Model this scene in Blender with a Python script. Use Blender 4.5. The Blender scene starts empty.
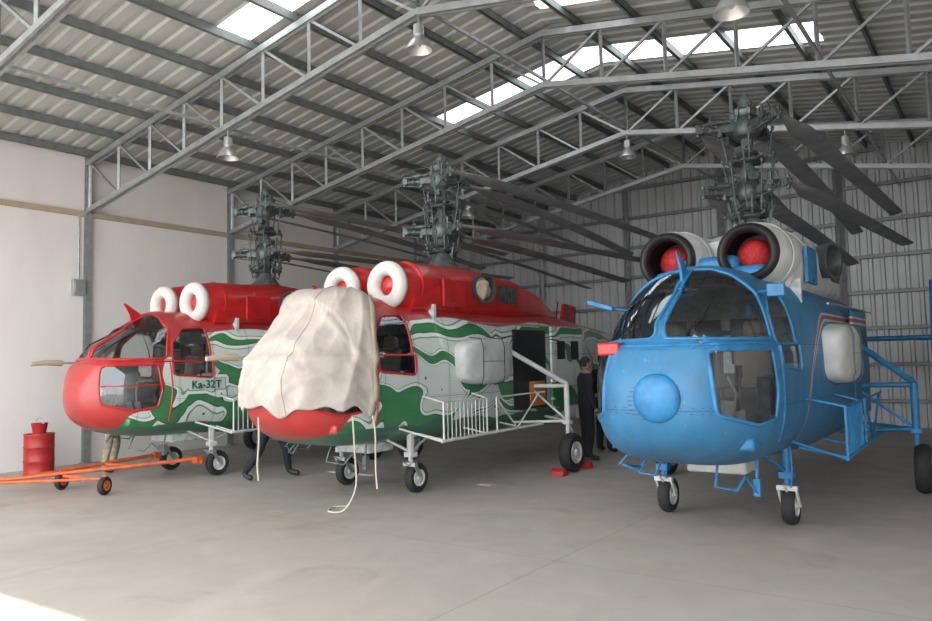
import bpy, math, random
import numpy as np
from mathutils import Vector, Matrix, noise
from mathutils.bvhtree import BVHTree
random.seed(7)
COL = bpy.context.scene.collection
# ------------------------------------------------------------------ materials
def newmat(name):
    m = bpy.data.materials.new(name); m.use_nodes = True
    nt = m.node_tree
    return m, nt, nt.nodes['Principled BSDF']
def P(name, col, rough=.5, metal=0., var=.08, scale=6., bump=0., bscale=40., coat=0., stretch=(1,1,1)):
    m, nt, b = newmat(name)
    b.inputs['Roughness'].default_value = rough
    b.inputs['Metallic'].default_value = metal
    b.inputs['Coat Weight'].default_value = coat
    tc = nt.nodes.new('ShaderNodeTexCoord'); mp = nt.nodes.new('ShaderNodeMapping')
    mp.inputs['Scale'].default_value = stretch
    nt.links.new(tc.outputs['Object'], mp.inputs[0])
    n = nt.nodes.new('ShaderNodeTexNoise'); n.inputs['Scale'].default_value = scale; n.inputs['Detail'].default_value = 5
    nt.links.new(mp.outputs[0], n.inputs['Vector'])
    r = nt.nodes.new('ShaderNodeValToRGB')
    r.color_ramp.elements[0].position = .3; r.color_ramp.elements[1].position = .7
    r.color_ramp.elements[0].color = [max(0, c*(1-var)) for c in col]+[1]
    r.color_ramp.elements[1].color = [min(1, c*(1+var)) for c in col]+[1]
    nt.links.new(n.outputs['Fac'], r.inputs[0]); nt.links.new(r.outputs[0], b.inputs['Base Color'])
    if bump:
        n2 = nt.nodes.new('ShaderNodeTexNoise'); n2.inputs['Scale'].default_value = bscale; n2.inputs['Detail'].default_value = 4
        nt.links.new(mp.outputs[0], n2.inputs['Vector'])
        bp = nt.nodes.new('ShaderNodeBump'); bp.inputs['Strength'].default_value = bump; bp.inputs['Distance'].default_value = .02
        nt.links.new(n2.outputs['Fac'], bp.inputs['Height']); nt.links.new(bp.outputs[0], b.inputs['Normal'])
    return m
class NT:
    def __init__(s, nt): s.nt = nt
    def m(s, op, a, b=0., c=0.):
        n = s.nt.nodes.new('ShaderNodeMath'); n.operation = op
        for i, v in enumerate((a, b, c)):
            if isinstance(v, (int, float)): n.inputs[i].default_value = v
            else: s.nt.links.new(v, n.inputs[i])
        return n.outputs[0]
    def mix(s, f, a, b):
        n = s.nt.nodes.new('ShaderNodeMix'); n.data_type = 'RGBA'
        for i, v in ((0, f), (6, a), (7, b)):
            if isinstance(v, (int, float)): n.inputs[i].default_value = v
            elif isinstance(v, tuple): n.inputs[i].default_value = v if len(v) == 4 else v+(1,)
            else: s.nt.links.new(v, n.inputs[i])
        return n.outputs[2]
    def noise(s, vec, scale, detail=2, dist=0.):
        n = s.nt.nodes.new('ShaderNodeTexNoise'); n.inputs['Scale'].default_value = scale
        n.inputs['Detail'].default_value = detail; n.inputs['Distortion'].default_value = dist
        s.nt.links.new(vec, n.inputs['Vector']); return n.outputs['Fac']
    def voro(s, vec, scale):
        n = s.nt.nodes.new('ShaderNodeTexVoronoi'); n.inputs['Scale'].default_value = scale
        s.nt.links.new(vec, n.inputs['Vector']); return n.outputs['Distance']
    def coords(s, scale=(1, 1, 1), loc=(0, 0, 0)):
        tc = s.nt.nodes.new('ShaderNodeTexCoord'); mp = s.nt.nodes.new('ShaderNodeMapping')
        mp.inputs['Scale'].default_value = scale; mp.inputs['Location'].default_value = loc
        s.nt.links.new(tc.outputs['Object'], mp.inputs[0]); return mp.outputs[0]
    def sep(s, v):
        n = s.nt.nodes.new('ShaderNodeSeparateXYZ'); s.nt.links.new(v, n.inputs[0]); return n.outputs
RED = (.42, .014, .014); GREEN = (.02, .19, .06); DGREEN = (.01, .085, .045); WHITE = (.55, .60, .58)
BLUE = (.018, .165, .36)
def seams(h, Y, Z):
    fy = h.m('ABSOLUTE', h.m('SUBTRACT', h.m('FRACT', h.m('DIVIDE', h.m('ADD', Y, 30.2), .62)), .5))
    fz = h.m('ABSOLUTE', h.m('SUBTRACT', h.m('FRACT', h.m('DIVIDE', h.m('ADD', Z, .12), .56)), .5))
    lines = h.m('MAXIMUM', h.m('LESS_THAN', fy, .008), h.m('LESS_THAN', fz, .008))
    ry = h.m('MULTIPLY', h.m('LESS_THAN', h.m('ABSOLUTE', h.m('SUBTRACT', fy, .04)), .008), h.m('LESS_THAN', h.m('FRACT', h.m('DIVIDE', Z, .04)), .3))
    rz = h.m('MULTIPLY', h.m('LESS_THAN', h.m('ABSOLUTE', h.m('SUBTRACT', fz, .045)), .009), h.m('LESS_THAN', h.m('FRACT', h.m('DIVIDE', Y, .04)), .3))
    return h.m('MAXIMUM', h.m('MULTIPLY', lines, .65), h.m('MULTIPLY', h.m('MAXIMUM', ry, rz), .6))
def livery_red(seed, clear=False):
    m, nt, b = newmat('red_green_livery'); h = NT(nt)
    b.inputs['Roughness'].default_value = .32; b.inputs['Coat Weight'].default_value = .25
    c = h.coords(); X, Y, Z = h.sep(c)
    n1 = h.noise(h.coords((0, 1, 1.0), (0, seed, 0)), 1.1, 0., .5)
    n3 = h.noise(h.coords((0, 1, 1.0), (0, seed+7, 3)), 1.4, 0., .5)
    n2 = h.noise(h.coords((1, 1, 1), (0, seed, 0)), 1.6, 1)
    Yw = h.m('ADD', Y, h.m('ADD', h.m('MULTIPLY', h.m('SUBTRACT', n3, .5), 2.4), h.m('MULTIPLY', Z, .8)))
    def band(a, amp, f, p, w, g, q, wn=.9, lo=.6):
        zc = h.m('ADD', h.m('ADD', a, h.m('MULTIPLY', h.m('SINE', h.m('ADD', h.m('MULTIPLY', Yw, f), p)), amp)), h.m('MULTIPLY', h.m('SUBTRACT', n1, .5), wn))
        ww = h.m('MULTIPLY', h.m('ADD', lo, h.m('MULTIPLY', h.m('SINE', h.m('ADD', h.m('MULTIPLY', Yw, g), q)), .65)), w)
        return h.m('SUBTRACT', h.m('ABSOLUTE', h.m('SUBTRACT', Z, zc)), ww)
    bands = [band(1.26, .24, 2.2, seed, .15, 2.5, seed*.7), band(1.80, .18, 2.5, seed+2.2, .09, 2.2, seed+1), band(.96, .12, 2.9, seed+4, .10, 2.7, seed*1.3), band(2.16, .07, 2.2, seed+1, .045, 2.3, seed, .25)]
    f = bands[0]
    for q in bands[1:]: f = h.m('SMOOTH_MIN', f, q, .05)
    if clear:
        dy = h.m('MAXIMUM', h.m('SUBTRACT', h.m('ABSOLUTE', h.m('SUBTRACT', Y, -.28)), .32), 0.); dz = h.m('MAXIMUM', h.m('SUBTRACT', h.m('ABSOLUTE', h.m('SUBTRACT', Z, 1.48)), .08), 0.)
        box = h.m('SUBTRACT', .08, h.m('SQRT', h.m('ADD', h.m('MULTIPLY', dy, dy), h.m('MULTIPLY', dz, dz))))
        f = h.m('MAXIMUM', f, box)
    PALE = (.66, .72, .69)
    col = h.mix(h.m('LESS_THAN', f, .06), WHITE, PALE)
    l2 = h.m('LESS_THAN', h.m('ABSOLUTE', h.m('SUBTRACT', f, .07)), .008); col = h.mix(h.m('MULTIPLY', l2, .8), col, GREEN)
    col = h.mix(h.m('LESS_THAN', f, .014), col, DGREEN); col = h.mix(h.m('LESS_THAN', f, 0.), col, GREEN)
    v = h.voro(h.coords((.01, 1, 1)), 5.2)
    sel = h.m('GREATER_THAN', n2, .45)
    if clear: sel = h.m('MULTIPLY', sel, h.m('LESS_THAN', box, 0.))
    col = h.mix(h.m('MULTIPLY', h.m('MULTIPLY', h.m('LESS_THAN', v, .13), h.m('GREATER_THAN', f, .09)), sel), col, DGREEN)
    bel = h.m('LESS_THAN', Z, h.m('ADD', .78, h.m('MULTIPLY', n2, .26)))
    col = h.mix(bel, col, (.016, .14, .085))
    wob = h.m('MULTIPLY', h.m('SINE', h.m('MULTIPLY', Y, 2.6)), .05)
    topm = h.m('GREATER_THAN', Z, h.m('ADD', 2.32, wob))
    nosex = h.m('ADD', -1.0, h.m('MULTIPLY', h.m('SUBTRACT', n2, .5), .9))
    nose = h.m('LESS_THAN', Y, h.m('ADD', nosex, h.m('MULTIPLY', h.m('SUBTRACT', Z, 1.55), .75)))
    nose = h.m('MULTIPLY', nose, h.m('GREATER_THAN', Z, .84))
    r = h.m('MAXIMUM', topm, nose)
    col = h.mix(r, col, RED)
    dirt = h.noise(h.coords((1, 1, .6)), 5, 5)
    col = h.mix(h.m('MULTIPLY', dirt, .2), col, (.22, .19, .17))
    col = h.mix(seams(h, Y, Z), col, (.06, .06, .06))
    nt.links.new(col, b.inputs['Base Color']); return m
def livery_blue():
    m, nt, b = newmat('blue_livery'); h = NT(nt)
    b.inputs['Roughness'].default_value = .5; b.inputs['Coat Weight'].default_value = .08; b.inputs['Coat Roughness'].default_value = .2
    c = h.coords(); X, Y, Z = h.sep(c)
    n = h.noise(h.coords(), 3, 6)
    col = h.mix(n, (.014, .135, .30), (.035, .225, .43))
    curve = h.m('ADD', 2.15, h.m('MULTIPLY', h.m('POWER', h.m('MAXIMUM', h.m('SUBTRACT', .9, Y), 0.), 2.), -1.3))
    dd = h.m('ABSOLUTE', h.m('SUBTRACT', Z, curve)); aft = h.m('GREATER_THAN', Y, -.4)
    col = h.mix(h.m('MULTIPLY', aft, h.m('LESS_THAN', dd, .05)), col, (.6, .6, .6))
    col = h.mix(h.m('MULTIPLY', aft, h.m('LESS_THAN', dd, .022)), col, (.35, .02, .02))
    dirt = h.noise(h.coords((1, 1, .5)), 7, 6)
    col = h.mix(h.m('MULTIPLY', h.m('POWER', dirt, 2.), 1.1), col, (.04, .08, .12))
    low = h.m('MULTIPLY', h.m('MAXIMUM', h.m('SUBTRACT', 1.0, Z), 0.), 1.0)
    col = h.mix(h.m('MULTIPLY', low, dirt), col, (.06, .06, .05))
    chips = h.noise(h.coords(), 22, 4)
    col = h.mix(h.m('MULTIPLY', h.m('GREATER_THAN', chips, .68), .35), col, (.20, .29, .37))
    col = h.mix(seams(h, Y, Z), col, (.006, .035, .08))
    nt.links.new(col, b.inputs['Base Color']); return m
def glassmat():
    m = bpy.data.materials.new('cockpit_glass'); m.use_nodes = True; nt = m.node_tree; nt.nodes.clear()
    o = nt.nodes.new('ShaderNodeOutputMaterial'); t = nt.nodes.new('ShaderNodeBsdfTransparent'); t.inputs[0].default_value = (.92, .96, .96, 1)
    g = nt.nodes.new('ShaderNodeBsdfGlossy'); g.inputs['Roughness'].default_value = .04; g.inputs[0].default_value = (.9, .95, 1, 1)
    f = nt.nodes.new('ShaderNodeFresnel'); f.inputs[0].default_value = 1.5
    ad = nt.nodes.new('ShaderNodeMath'); ad.operation = 'ADD'; ad.inputs[1].default_value = .06
    mx = nt.nodes.new('ShaderNodeMixShader')
    nt.links.new(f.outputs[0], ad.inputs[0]); nt.links.new(ad.outputs[0], mx.inputs[0])
    nt.links.new(t.outputs[0], mx.inputs[1]); nt.links.new(g.outputs[0], mx.inputs[2]); nt.links.new(mx.outputs[0], o.inputs[0])
    return m
def emis(name, col, s):
    m, nt, b = newmat(name)
    b.inputs['Base Color'].default_value = (*col, 1)
    b.inputs['Emission Color'].default_value = (*col, 1); b.inputs['Emission Strength'].default_value = s
    return m
M = dict(
 red=P('red_paint', RED, .34, coat=.25, var=.22, scale=4), blue=P('blue_paint', BLUE, .5, coat=.06, var=.28, scale=7), white=P('white_paint', (.54, .55, .54), .5, var=.16, scale=5),
 tank=P('tank_grey_white', (.46, .475, .465), .6, var=.2, scale=4), whitef=P('white_foam', (.64, .62, .58), .8, bump=.3), green=P('green_grey_metal', (.11, .14, .135), .45, .4, .45, 9),
 gunmetal=P('dark_metal', (.085, .10, .10), .45, .5, .4, 12), black=P('black_rubber', (.018, .018, .019), .75, bump=.2),
 blackp=P('black_paint', (.012, .012, .013), .4), galv=P('galvanised_steel', (.37, .39, .395), .42, .5, .15, 8),
 purl=P('galvanised_purlin', (.22, .24, .24), .5, .4, .15, 8),
 steel=P('bare_steel', (.5, .51, .51), .3, .8), roof=P('roof_sheet_metal', (.50, .51, .49), .6, .1, .08, 1.5),
 back=P('wall_sheet_metal', (.42, .43, .43), .5, .2, .1, 1.2), blade=P('rotor_blade_grey', (.22, .225, .235), .55, 0, .2, 3),
 canvas=P('canvas_cloth', (.45, .40, .36), .9, 0, .12, 5, bump=.25, bscale=20), tan=P('tan_trim', (.42, .34, .25), .7),
 orange=P('orange_paint', (.55, .11, .03), .5, 0, .25, 10), dred=P('drum_red', (.36, .02, .02), .45, 0, .25, 8),
 dark=P('dark_interior', (.09, .10, .105), .8), grey=P('grey_interior', (.46, .50, .50), .7, 0, .3, 10),
 plug=P('matte_red_cover', (.36, .012, .012), .7, 0, .3, 14),
 seat=P('seat_fabric', (.17, .13, .11), .9), brown=P('grey_brown_upholstery', (.16, .13, .11), .8), rope=P('rope_cord', (.5, .46, .38), .9),
 lips=P('lip_brown', (.2, .08, .06), .7),
 glass=glassmat(), text=P('green_lettering', (.008, .11, .05), .5), lampm=P('lamp_aluminium', (.55, .56, .55), .3, .7),
 orangei=P('orange_interior', (.5, .18, .04), .7), skyl=emis('translucent_skylight', (.93, .97, 1.), 2.6),
 camo=P('khaki_trousers', (.34, .29, .21), .9, 0, .4, 18), navy=P('navy_cloth', (.012, .015, .022), .9), blackc=P('black_cloth', (.008, .008, .010), .9),
 skin=P('skin', (.34, .18, .12), .6), hair=P('hair', (.02, .015, .012), .8), shoe=P('shoe', (.02, .018, .016), .6),
 cloth2=P('grey_green_cloth', (.08, .10, .09), .9), beige=P('beige_canvas', (.40, .33, .24), .9, bump=.3))
def plaster():
    m, nt, b = newmat('wall_plaster'); h = NT(nt); b.inputs['Roughness'].default_value = .9
    n = h.noise(h.coords(), .8, 6); n2 = h.noise(h.coords((1, 1, .25)), 2.5, 6)
    c = h.mix(n, (.72, .685, .665), (.81, .785, .765)); c = h.mix(h.m('MULTIPLY', h.m('POWER', n2, 3.), .6), c, (.5, .46, .42))
    nt.links.new(c, b.inputs['Base Color']); return m
def concrete():
    m, nt, b = newmat('concrete_floor'); h = NT(nt)
    c0 = h.coords(); X, Y, Z = h.sep(c0)
    n1 = h.noise(c0, .35, 6, .6); n2 = h.noise(c0, 2.2, 8, .4); n3 = h.noise(c0, 40, 3)
    c = h.mix(n1, (.315, .288, .254), (.43, .397, .355))
    c = h.mix(h.m('MULTIPLY', h.m('SUBTRACT', n2, .3), .75), c, (.245, .222, .193))
    c = h.mix(h.m('MULTIPLY', n3, .14), c, (.50, .47, .43))
    st = h.noise(h.coords((1, 1, 1), (5, 3, 0)), 1.1, 5, 1.0)
    c = h.mix(h.m('MULTIPLY', h.m('MINIMUM', h.m('MULTIPLY', h.m('MAXIMUM', h.m('SUBTRACT', st, .60), 0.), 9.), 1.), .34), c, (.17, .153, .132))
    st2 = h.noise(h.coords((1, 1, 1), (15, 9, 0)), .55, 5, 1.5)
    c = h.mix(h.m('MULTIPLY', h.m('MINIMUM', h.m('MULTIPLY', h.m('MAXIMUM', h.m('SUBTRACT', st2, .56), 0.), 7.), 1.), .25), c, (.5, .475, .44))
    jx = h.m('LESS_THAN', h.m('ABSOLUTE', h.m('SUBTRACT', h.m('FRACT', h.m('DIVIDE', h.m('ADD', X, 101.3), 3.7)), .5)), .0022)
    jy = h.m('LESS_THAN', h.m('ABSOLUTE', h.m('SUBTRACT', h.m('FRACT', h.m('DIVIDE', h.m('ADD', Y, 101.), 3.5)), .5)), .0022)
    c = h.mix(h.m('MULTIPLY', h.m('MAXIMUM', jx, jy), .4), c, (.15, .14, .125))
    nt.links.new(c, b.inputs['Base Color'])
    nt.links.new(h.m('ADD', .34, h.m('MULTIPLY', n2, .35)), b.inputs['Roughness'])
    bp = nt.nodes.new('ShaderNodeBump'); bp.inputs['Strength'].default_value = .12; bp.inputs['Distance'].default_value = .01
    nt.links.new(n2, bp.inputs['Height']); nt.links.new(bp.outputs[0], b.inputs['Normal'])
    return m
M['plaster'] = plaster(); M['floor'] = concrete()
# ------------------------------------------------------------------ mesh builder
V = Vector
def frame(ax):
    ax = V(ax).normalized()
    u = ax.orthogonal().normalized() if abs(ax.z) > .95 else V((0, 0, 1)).cross(ax).normalized()
    return ax, u, ax.cross(u).normalized()
class MB:
    def __init__(s): s.v = []; s.f = []; s.mi = []
    def add(s, vs, fs, mi=0):
        o = len(s.v); s.v += [tuple(v) for v in vs]
        s.f += [tuple(i+o for i in f) for f in fs]; s.mi += [mi]*len(fs); return s
    def cyl(s, p0, p1, r, r2=None, n=14, mi=0):
        p0, p1 = V(p0), V(p1); r2 = r if r2 is None else r2; a, u, w = frame(p1-p0)
        vs = []
        for p, rr in ((p0, r), (p1, r2)):
            for i in range(n):
                t = 2*math.pi*i/n; vs.append(p+u*math.cos(t)*rr+w*math.sin(t)*rr)
        fs = [(i, (i+1) % n, n+(i+1) % n, n+i) for i in range(n)]+[tuple(range(n))[::-1], tuple(range(n, 2*n))]
        return s.add(vs, fs, mi)
    def box(s, c, size, R=None, mi=0):
        c = V(c); vs = []
        for x in (-.5, .5):
            for y in (-.5, .5):
                for z in (-.5, .5):
                    p = V((x*size[0], y*size[1], z*size[2]))
                    if R is not None: p = R @ p
                    vs.append(c+p)
        return s.add(vs, [(0, 1, 3, 2), (4, 6, 7, 5), (0, 4, 5, 1), (2, 3, 7, 6), (0, 2, 6, 4), (1, 5, 7, 3)], mi)
    def beam(s, p0, p1, w, h, mi=0):
        p0, p1 = V(p0), V(p1); a, u, ww = frame(p1-p0); vs = []
        for p in (p0, p1):
            for x, y in ((-.5, -.5), (.5, -.5), (.5, .5), (-.5, .5)): vs.append(p+u*x*w+ww*y*h)
        return s.add(vs, [(0, 1, 5, 4), (1, 2, 6, 5), (2, 3, 7, 6), (3, 0, 4, 7), (3, 2, 1, 0), (4, 5, 6, 7)], mi)
    def cbeam(s, p0, p1, w, h, t=.012, mi=0):
        p0, p1 = V(p0), V(p1); a, u, ww = frame(p1-p0)
        s.beam(p0+u*(-w/2+t/2), p1+u*(-w/2+t/2), t, h, mi)
        for sg in (1, -1): s.beam(p0+ww*sg*(h/2-t/2), p1+ww*sg*(h/2-t/2), w, t, mi)
        return s
    def tube(s, pts, r, n=8, closed=False, mi=0, r2=None):
        pts = [V(p) for p in pts]; N = len(pts); vs = []; up = None
        for i, p in enumerate(pts):
            if closed: d = pts[(i+1) % N]-pts[i-1]
            else: d = pts[min(i+1, N-1)]-pts[max(i-1, 0)]
            d.normalize()
            if up is None: up = d.orthogonal().normalized()
            up = (up-d*up.dot(d)).normalized(); w = d.cross(up)
            rr = r if r2 is None else r+(r2-r)*i/(N-1)
            for k in range(n):
                t = 2*math.pi*k/n; vs.append(p+up*math.cos(t)*rr+w*math.sin(t)*rr)
        fs = []
        for i in range(N if closed else N-1):
            j = (i+1) % N
            for k in range(n): fs.append((i*n+k, i*n+(k+1) % n, j*n+(k+1) % n, j*n+k))
        if not closed: fs += [tuple(range(n))[::-1], tuple(range((N-1)*n, N*n))]
        return s.add(vs, fs, mi)
    def lathe(s, prof, o, ax, n=28, mi=0, cap=True):
        o = V(o); a, u, w = frame(ax); vs = []
        for r, t in prof:
            for k in range(n):
                q = 2*math.pi*k/n; vs.append(o+a*t+u*math.cos(q)*r+w*math.sin(q)*r)
        fs = []
        for i in range(len(prof)-1):
            for k in range(n): fs.append((i*n+k, i*n+(k+1) % n, (i+1)*n+(k+1) % n, (i+1)*n+k))
        if cap: fs += [tuple(range(n))[::-1], tuple(range((len(prof)-1)*n, len(prof)*n))]
        return s.add(vs, fs, mi)
    def torus(s, c, ax, R, r, n=36, m=12, mi=0, sq=1.):
        prof = [(R+r*math.cos(2*math.pi*i/m), sq*r*math.sin(2*math.pi*i/m)) for i in range(m+1)]
        return s.lathe(prof, c, ax, n, mi, False)
    def ell(s, c, r, n=20, m=12, mi=0, R=None):
        vs = []; c = V(c)
        for i in range(m+1):
            a = math.pi*i/m
            for k in range(n):
                b = 2*math.pi*k/n; p = V((r[0]*math.sin(a)*math.cos(b), r[1]*math.sin(a)*math.sin(b), r[2]*math.cos(a)))
                if R is not None: p = R @ p
                vs.append(c+p)
        fs = [(i*n+k, (i+1)*n+k, (i+1)*n+(k+1) % n, i*n+(k+1) % n) for i in range(m) for k in range(n)]
        return s.add(vs, fs, mi)
    def grid(s, rows, closed=False, mi=0, capends=False):
        n = len(rows[0]); vs = [p for r in rows for p in r]; fs = []
        for i in range(len(rows)-1):
            for k in range(n if closed else n-1): fs.append((i*n+k, i*n+(k+1) % n, (i+1)*n+(k+1) % n, (i+1)*n+k))
        if capends: fs += [tuple(range(n))[::-1], tuple(range((len(rows)-1)*n, len(rows)*n))]
        return s.add(vs, fs, mi)
    def obj(s, name, mats, parent=None, smooth=True, bevel=0, label=None, ang=38):
        me = bpy.data.meshes.new(name); me.from_pydata(s.v, [], s.f)
        if not isinstance(mats, (list, tuple)): mats = [mats]
        for m in mats: me.materials.append(M[m] if isinstance(m, str) else m)
        me.polygons.foreach_set('material_index', s.mi)
        import bmesh
        bm = bmesh.new(); bm.from_mesh(me); bmesh.ops.recalc_face_normals(bm, faces=bm.faces); bm.to_mesh(me); bm.free()
        if smooth:
            me.polygons.foreach_set('use_smooth', [True]*len(me.polygons)); me.set_sharp_from_angle(angle=math.radians(ang))
        me.update()
        ob = bpy.data.objects.new(name, me); COL.objects.link(ob)
        if parent: ob.parent = parent
        if bevel:
            b = ob.modifiers.new('bevel', 'BEVEL'); b.width = bevel; b.segments = 2; b.limit_method = 'ANGLE'
        if label: ob['label'] = label
        return ob
def top(ob, label, cat, group=None):
    ob['label'] = label; ob['category'] = cat
    if group: ob['group'] = group
    return ob
def empty(name, loc, label, cat, group=None, rz=0):
    e = bpy.data.objects.new(name, None); COL.objects.link(e); e.location = loc; e.rotation_euler = (0, 0, rz); e.empty_display_size = .2
    return top(e, label, cat, group)
def sube(name, par, loc, rz=0):
    e = bpy.data.objects.new(name, None); COL.objects.link(e); e.parent = par; e.location = loc; e.rotation_euler = (0, 0, rz); return e
def struct(ob): ob['kind'] = 'structure'; return ob
def interp(t, tab, k):
    return float(np.interp(t, [r[0] for r in tab], [r[k] for r in tab]))
# ------------------------------------------------------------------ hangar
XL, XR, YF, YB, RX = -14.1, 2.46, .52, 19.8, -5.82
def roofz(x): return 7.32-.167*abs(x-RX)
def topch(x): return 7.08-.167*abs(x-RX)
def botch(x): return 6.22-.176*abs(x-RX)
EH = roofz(XL)+.03
mb = MB(); mb.box((-5, -4, -.1), (64, 50, .2)); f = struct(mb.obj('floor', 'floor', smooth=False))
mb = MB(); mb.box((XL-.1, (YF+YB)/2, EH/2), (.2, YB-YF, EH)); struct(mb.obj('wall_left', 'plaster', smooth=False))
mb = MB(); mb.box((XR+.1, (YF+YB)/2, EH/2), (.2, YB-YF, EH)); struct(mb.obj('wall_right', 'plaster', smooth=False))
def profile(a, b, per, dep):
    pts = []; t = a
    while t < b:
        for f_, d in ((0, 0), (.55, 0), (.65, dep), (.9, dep)): pts.append((t+f_*per, d))
        t += per
    pts.append((b, 0)); return [p for p in pts if p[0] <= b]
mb = MB()
pr = profile(XL, XR, .25, -.035)
mb.grid([[(x, YB+d, 0) for x, d in pr], [(x, YB+d, roofz(x)+.04) for x, d in pr]])
mb.grid([[(x, YB+.1, 0) for x, d in pr], [(x, YB+.1, roofz(x)+.04) for x, d in pr]])
struct(mb.obj('wall_back', 'back', ang=20))
SK = [(6.6, 7.2, -9.35, -6.2), (9.4, 10.0, -5.6, -4.3), (11.75, 12.75, -9.2, -2.0)]
pr = profile(YF, YB+.1, .3, .035)
XA, XB = XL-.25, XR+.25
bx = sorted({XA, XB, RX, *[s_[2] for s_ in SK], *[s_[3] for s_ in SK]})
mb = MB()
for i in range(len(bx)-1):
    a, b = bx[i], bx[i+1]
    for j in range(len(pr)-1):
        y0, d0 = pr[j]; y1, d1 = pr[j+1]; yc = (y0+y1)/2
        if any(s_[0] < yc < s_[1] and s_[2]-.01 < (a+b)/2 < s_[3]+.01 for s_ in SK): continue
        mb.add([(a, y0, roofz(a)+d0), (b, y0, roofz(b)+d0), (b, y1, roofz(b)+d1), (a, y1, roofz(a)+d1)], [(0, 1, 2, 3)])
struct(mb.obj('ceiling', 'roof', smooth=False))
for k, s_ in enumerate(SK):
    mb = MB()
    for a, b in ([(s_[2], s_[3])] if s_[3] <= RX or s_[2] >= RX else [(s_[2], RX), (RX, s_[3])]):
        y0, y1 = s_[0]-.05, s_[1]+.05
        mb.add([(a, y0, roofz(a)+.05), (b, y0, roofz(b)+.05), (b, y1, roofz(b)+.05), (a, y1, roofz(a)+.05)], [(0, 1, 2, 3)])
    struct(mb.obj('window_%d' % (k+1), 'skyl', smooth=False))
mb = MB(); mb.box((XL+.035, (YF+YB)/2, 4.72), (.07, YB-YF-.1, .10)); struct(mb.obj('trim_1', 'tan', smooth=False))
x = XL+.12
while x < XR:
    if abs(x-RX) > .12:
        mb = MB(); mb.cbeam((x, YF+.05, roofz(x)-.075), (x, YB-.06, roofz(x)-.075), .055, .13)
        top(mb.obj('roof_purlin', 'purl', smooth=False), 'galvanised steel roof purlin under the metal roof sheets', 'purlin', 'roof purlins')
    x += .97
TY = [3.9, 7.17, 10.4, 13.7, 17.0]
for y in TY:
    e = empty('roof_truss', (RX, y, 0), 'galvanised steel lattice roof truss spanning the hangar', 'roof truss', 'hangar roof trusses')
    for nm, fz, w in (('top_chord', topch, .10), ('bottom_chord', botch, .09)):
        mb = MB()
        for a, b in ((XL+.02, RX), (RX, XR-.02)):
            for dy in (-.045, .045):
                mb.beam((a-RX, dy, fz(a)), (b-RX, dy, fz(b)), .04, w)
        mb.obj(nm, 'galv', e, smooth=False)
    mb = MB(); n = 8
    for a, b in ((XL+.1, RX), (XR-.1, RX)):
        xs = [a+(b-a)*i/n for i in range(n+1)]
        for i, xx in enumerate(xs):
            mb.beam((xx-RX, 0, botch(xx)), (xx-RX, 0, topch(xx)), .045, .045)
            if i < n:
                x2 = xs[i+1]; mb.beam((xx-RX, 0, topch(xx)), (x2-RX, 0, botch(x2)), .038, .038)
        mb.box((a-RX, 0, (botch(a)+topch(a))/2), (.16, .012, .8))
    mb.obj('web_member', 'galv', e, smooth=False)
    for xw, sg in ((XL, 1), (XR, -1)):
        mb = MB(); hh = roofz(XL)-.1; mb.box((xw+sg*.07, y, hh/2), (.012, .13, hh)); mb.box((xw+sg*.02, y, hh/2), (.012, .13, hh)); mb.box((xw+sg*.045, y, hh/2), (.05, .012, hh)); mb.box((xw+sg*.07, y, .01), (.2, .2, .02))
        top(mb.obj('steel_column', 'galv', smooth=False), 'galvanised steel column standing against the hangar side wall', 'column', 'side wall columns')
for xx in (RX, -9.95, -1.7):
    mb = MB(); mb.beam((xx, 3.9, botch(xx)+.1), (xx, YB-.1, botch(xx)+.1), .04, .04)
    top(mb.obj('tie_beam', 'galv', smooth=False), 'thin galvanised tie bar linking the roof trusses', 'beam', 'roof tie bars')
for xx in (-11.3, -8.5, -5.82, -3.0, -.2):
    mb = MB(); mb.cbeam((xx, YB-.15, 0), (xx, YB-.15, roofz(xx)-.15), .12, .12)
    top(mb.obj('wall_post', 'galv', smooth=False), 'galvanised steel post in front of the corrugated end wall', 'post', 'end wall posts')
z = .6
while z < 6.9:
    h = (7.18-z)/.167; a, b = max(XL+.05, RX-h), min(XR-.05, RX+h)
    mb = MB(); mb.cbeam((a, YB-.065, z), (b, YB-.065, z), .05, .09)
    top(mb.obj('wall_girt', 'purl', smooth=False), 'horizontal galvanised girt carrying the corrugated end wall', 'girt', 'end wall girts')
    z += .85
def lamp(x, y):
    zc = botch(x)-.05
    e = empty('pendant_lamp', (x, y, zc), 'bell-shaped aluminium high-bay lamp hanging from a roof truss', 'lamp', 'high-bay lamps')
    MB().cyl((0, 0, .05), (0, 0, -.12), .012).obj('hanging_rod', 'steel', e)
    MB().lathe([(.03, -.10), (.065, -.11), (.07, -.24), (.05, -.26)], (0, 0, 0), (0, 0, 1), 20).obj('lamp_housing', 'lampm', e)
    MB().lathe([(.05, -.25), (.075, -.28), (.12, -.33), (.165, -.41), (.175, -.44), (.17, -.442), (.155, -.41), (.11, -.33), (.06, -.28)], (0, 0, 0), (0, 0, 1), 28, cap=False).obj('lamp_shade', 'lampm', e)
    MB().ell((0, 0, -.33), (.04, .04, .07)).obj('bulb', 'white', e)
for y in (7.17, 13.7):
    for x in (-9.75, RX, -1.93): lamp(x, y)
mb = MB(); mb.box((XL+.06, 7.0, 3.3), (.1, .24, .3)); mb.box((XL+.115, 7.0, 3.3), (.01, .2, .26)); mb.cyl((XL+.04, 7.0, 3.45), (XL+.04, 7.0, 4.67), .015)
top(mb.obj('electrical_box', 'galv', bevel=.006), 'small grey electrical box mounted on the plaster wall', 'electrical box')
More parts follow.
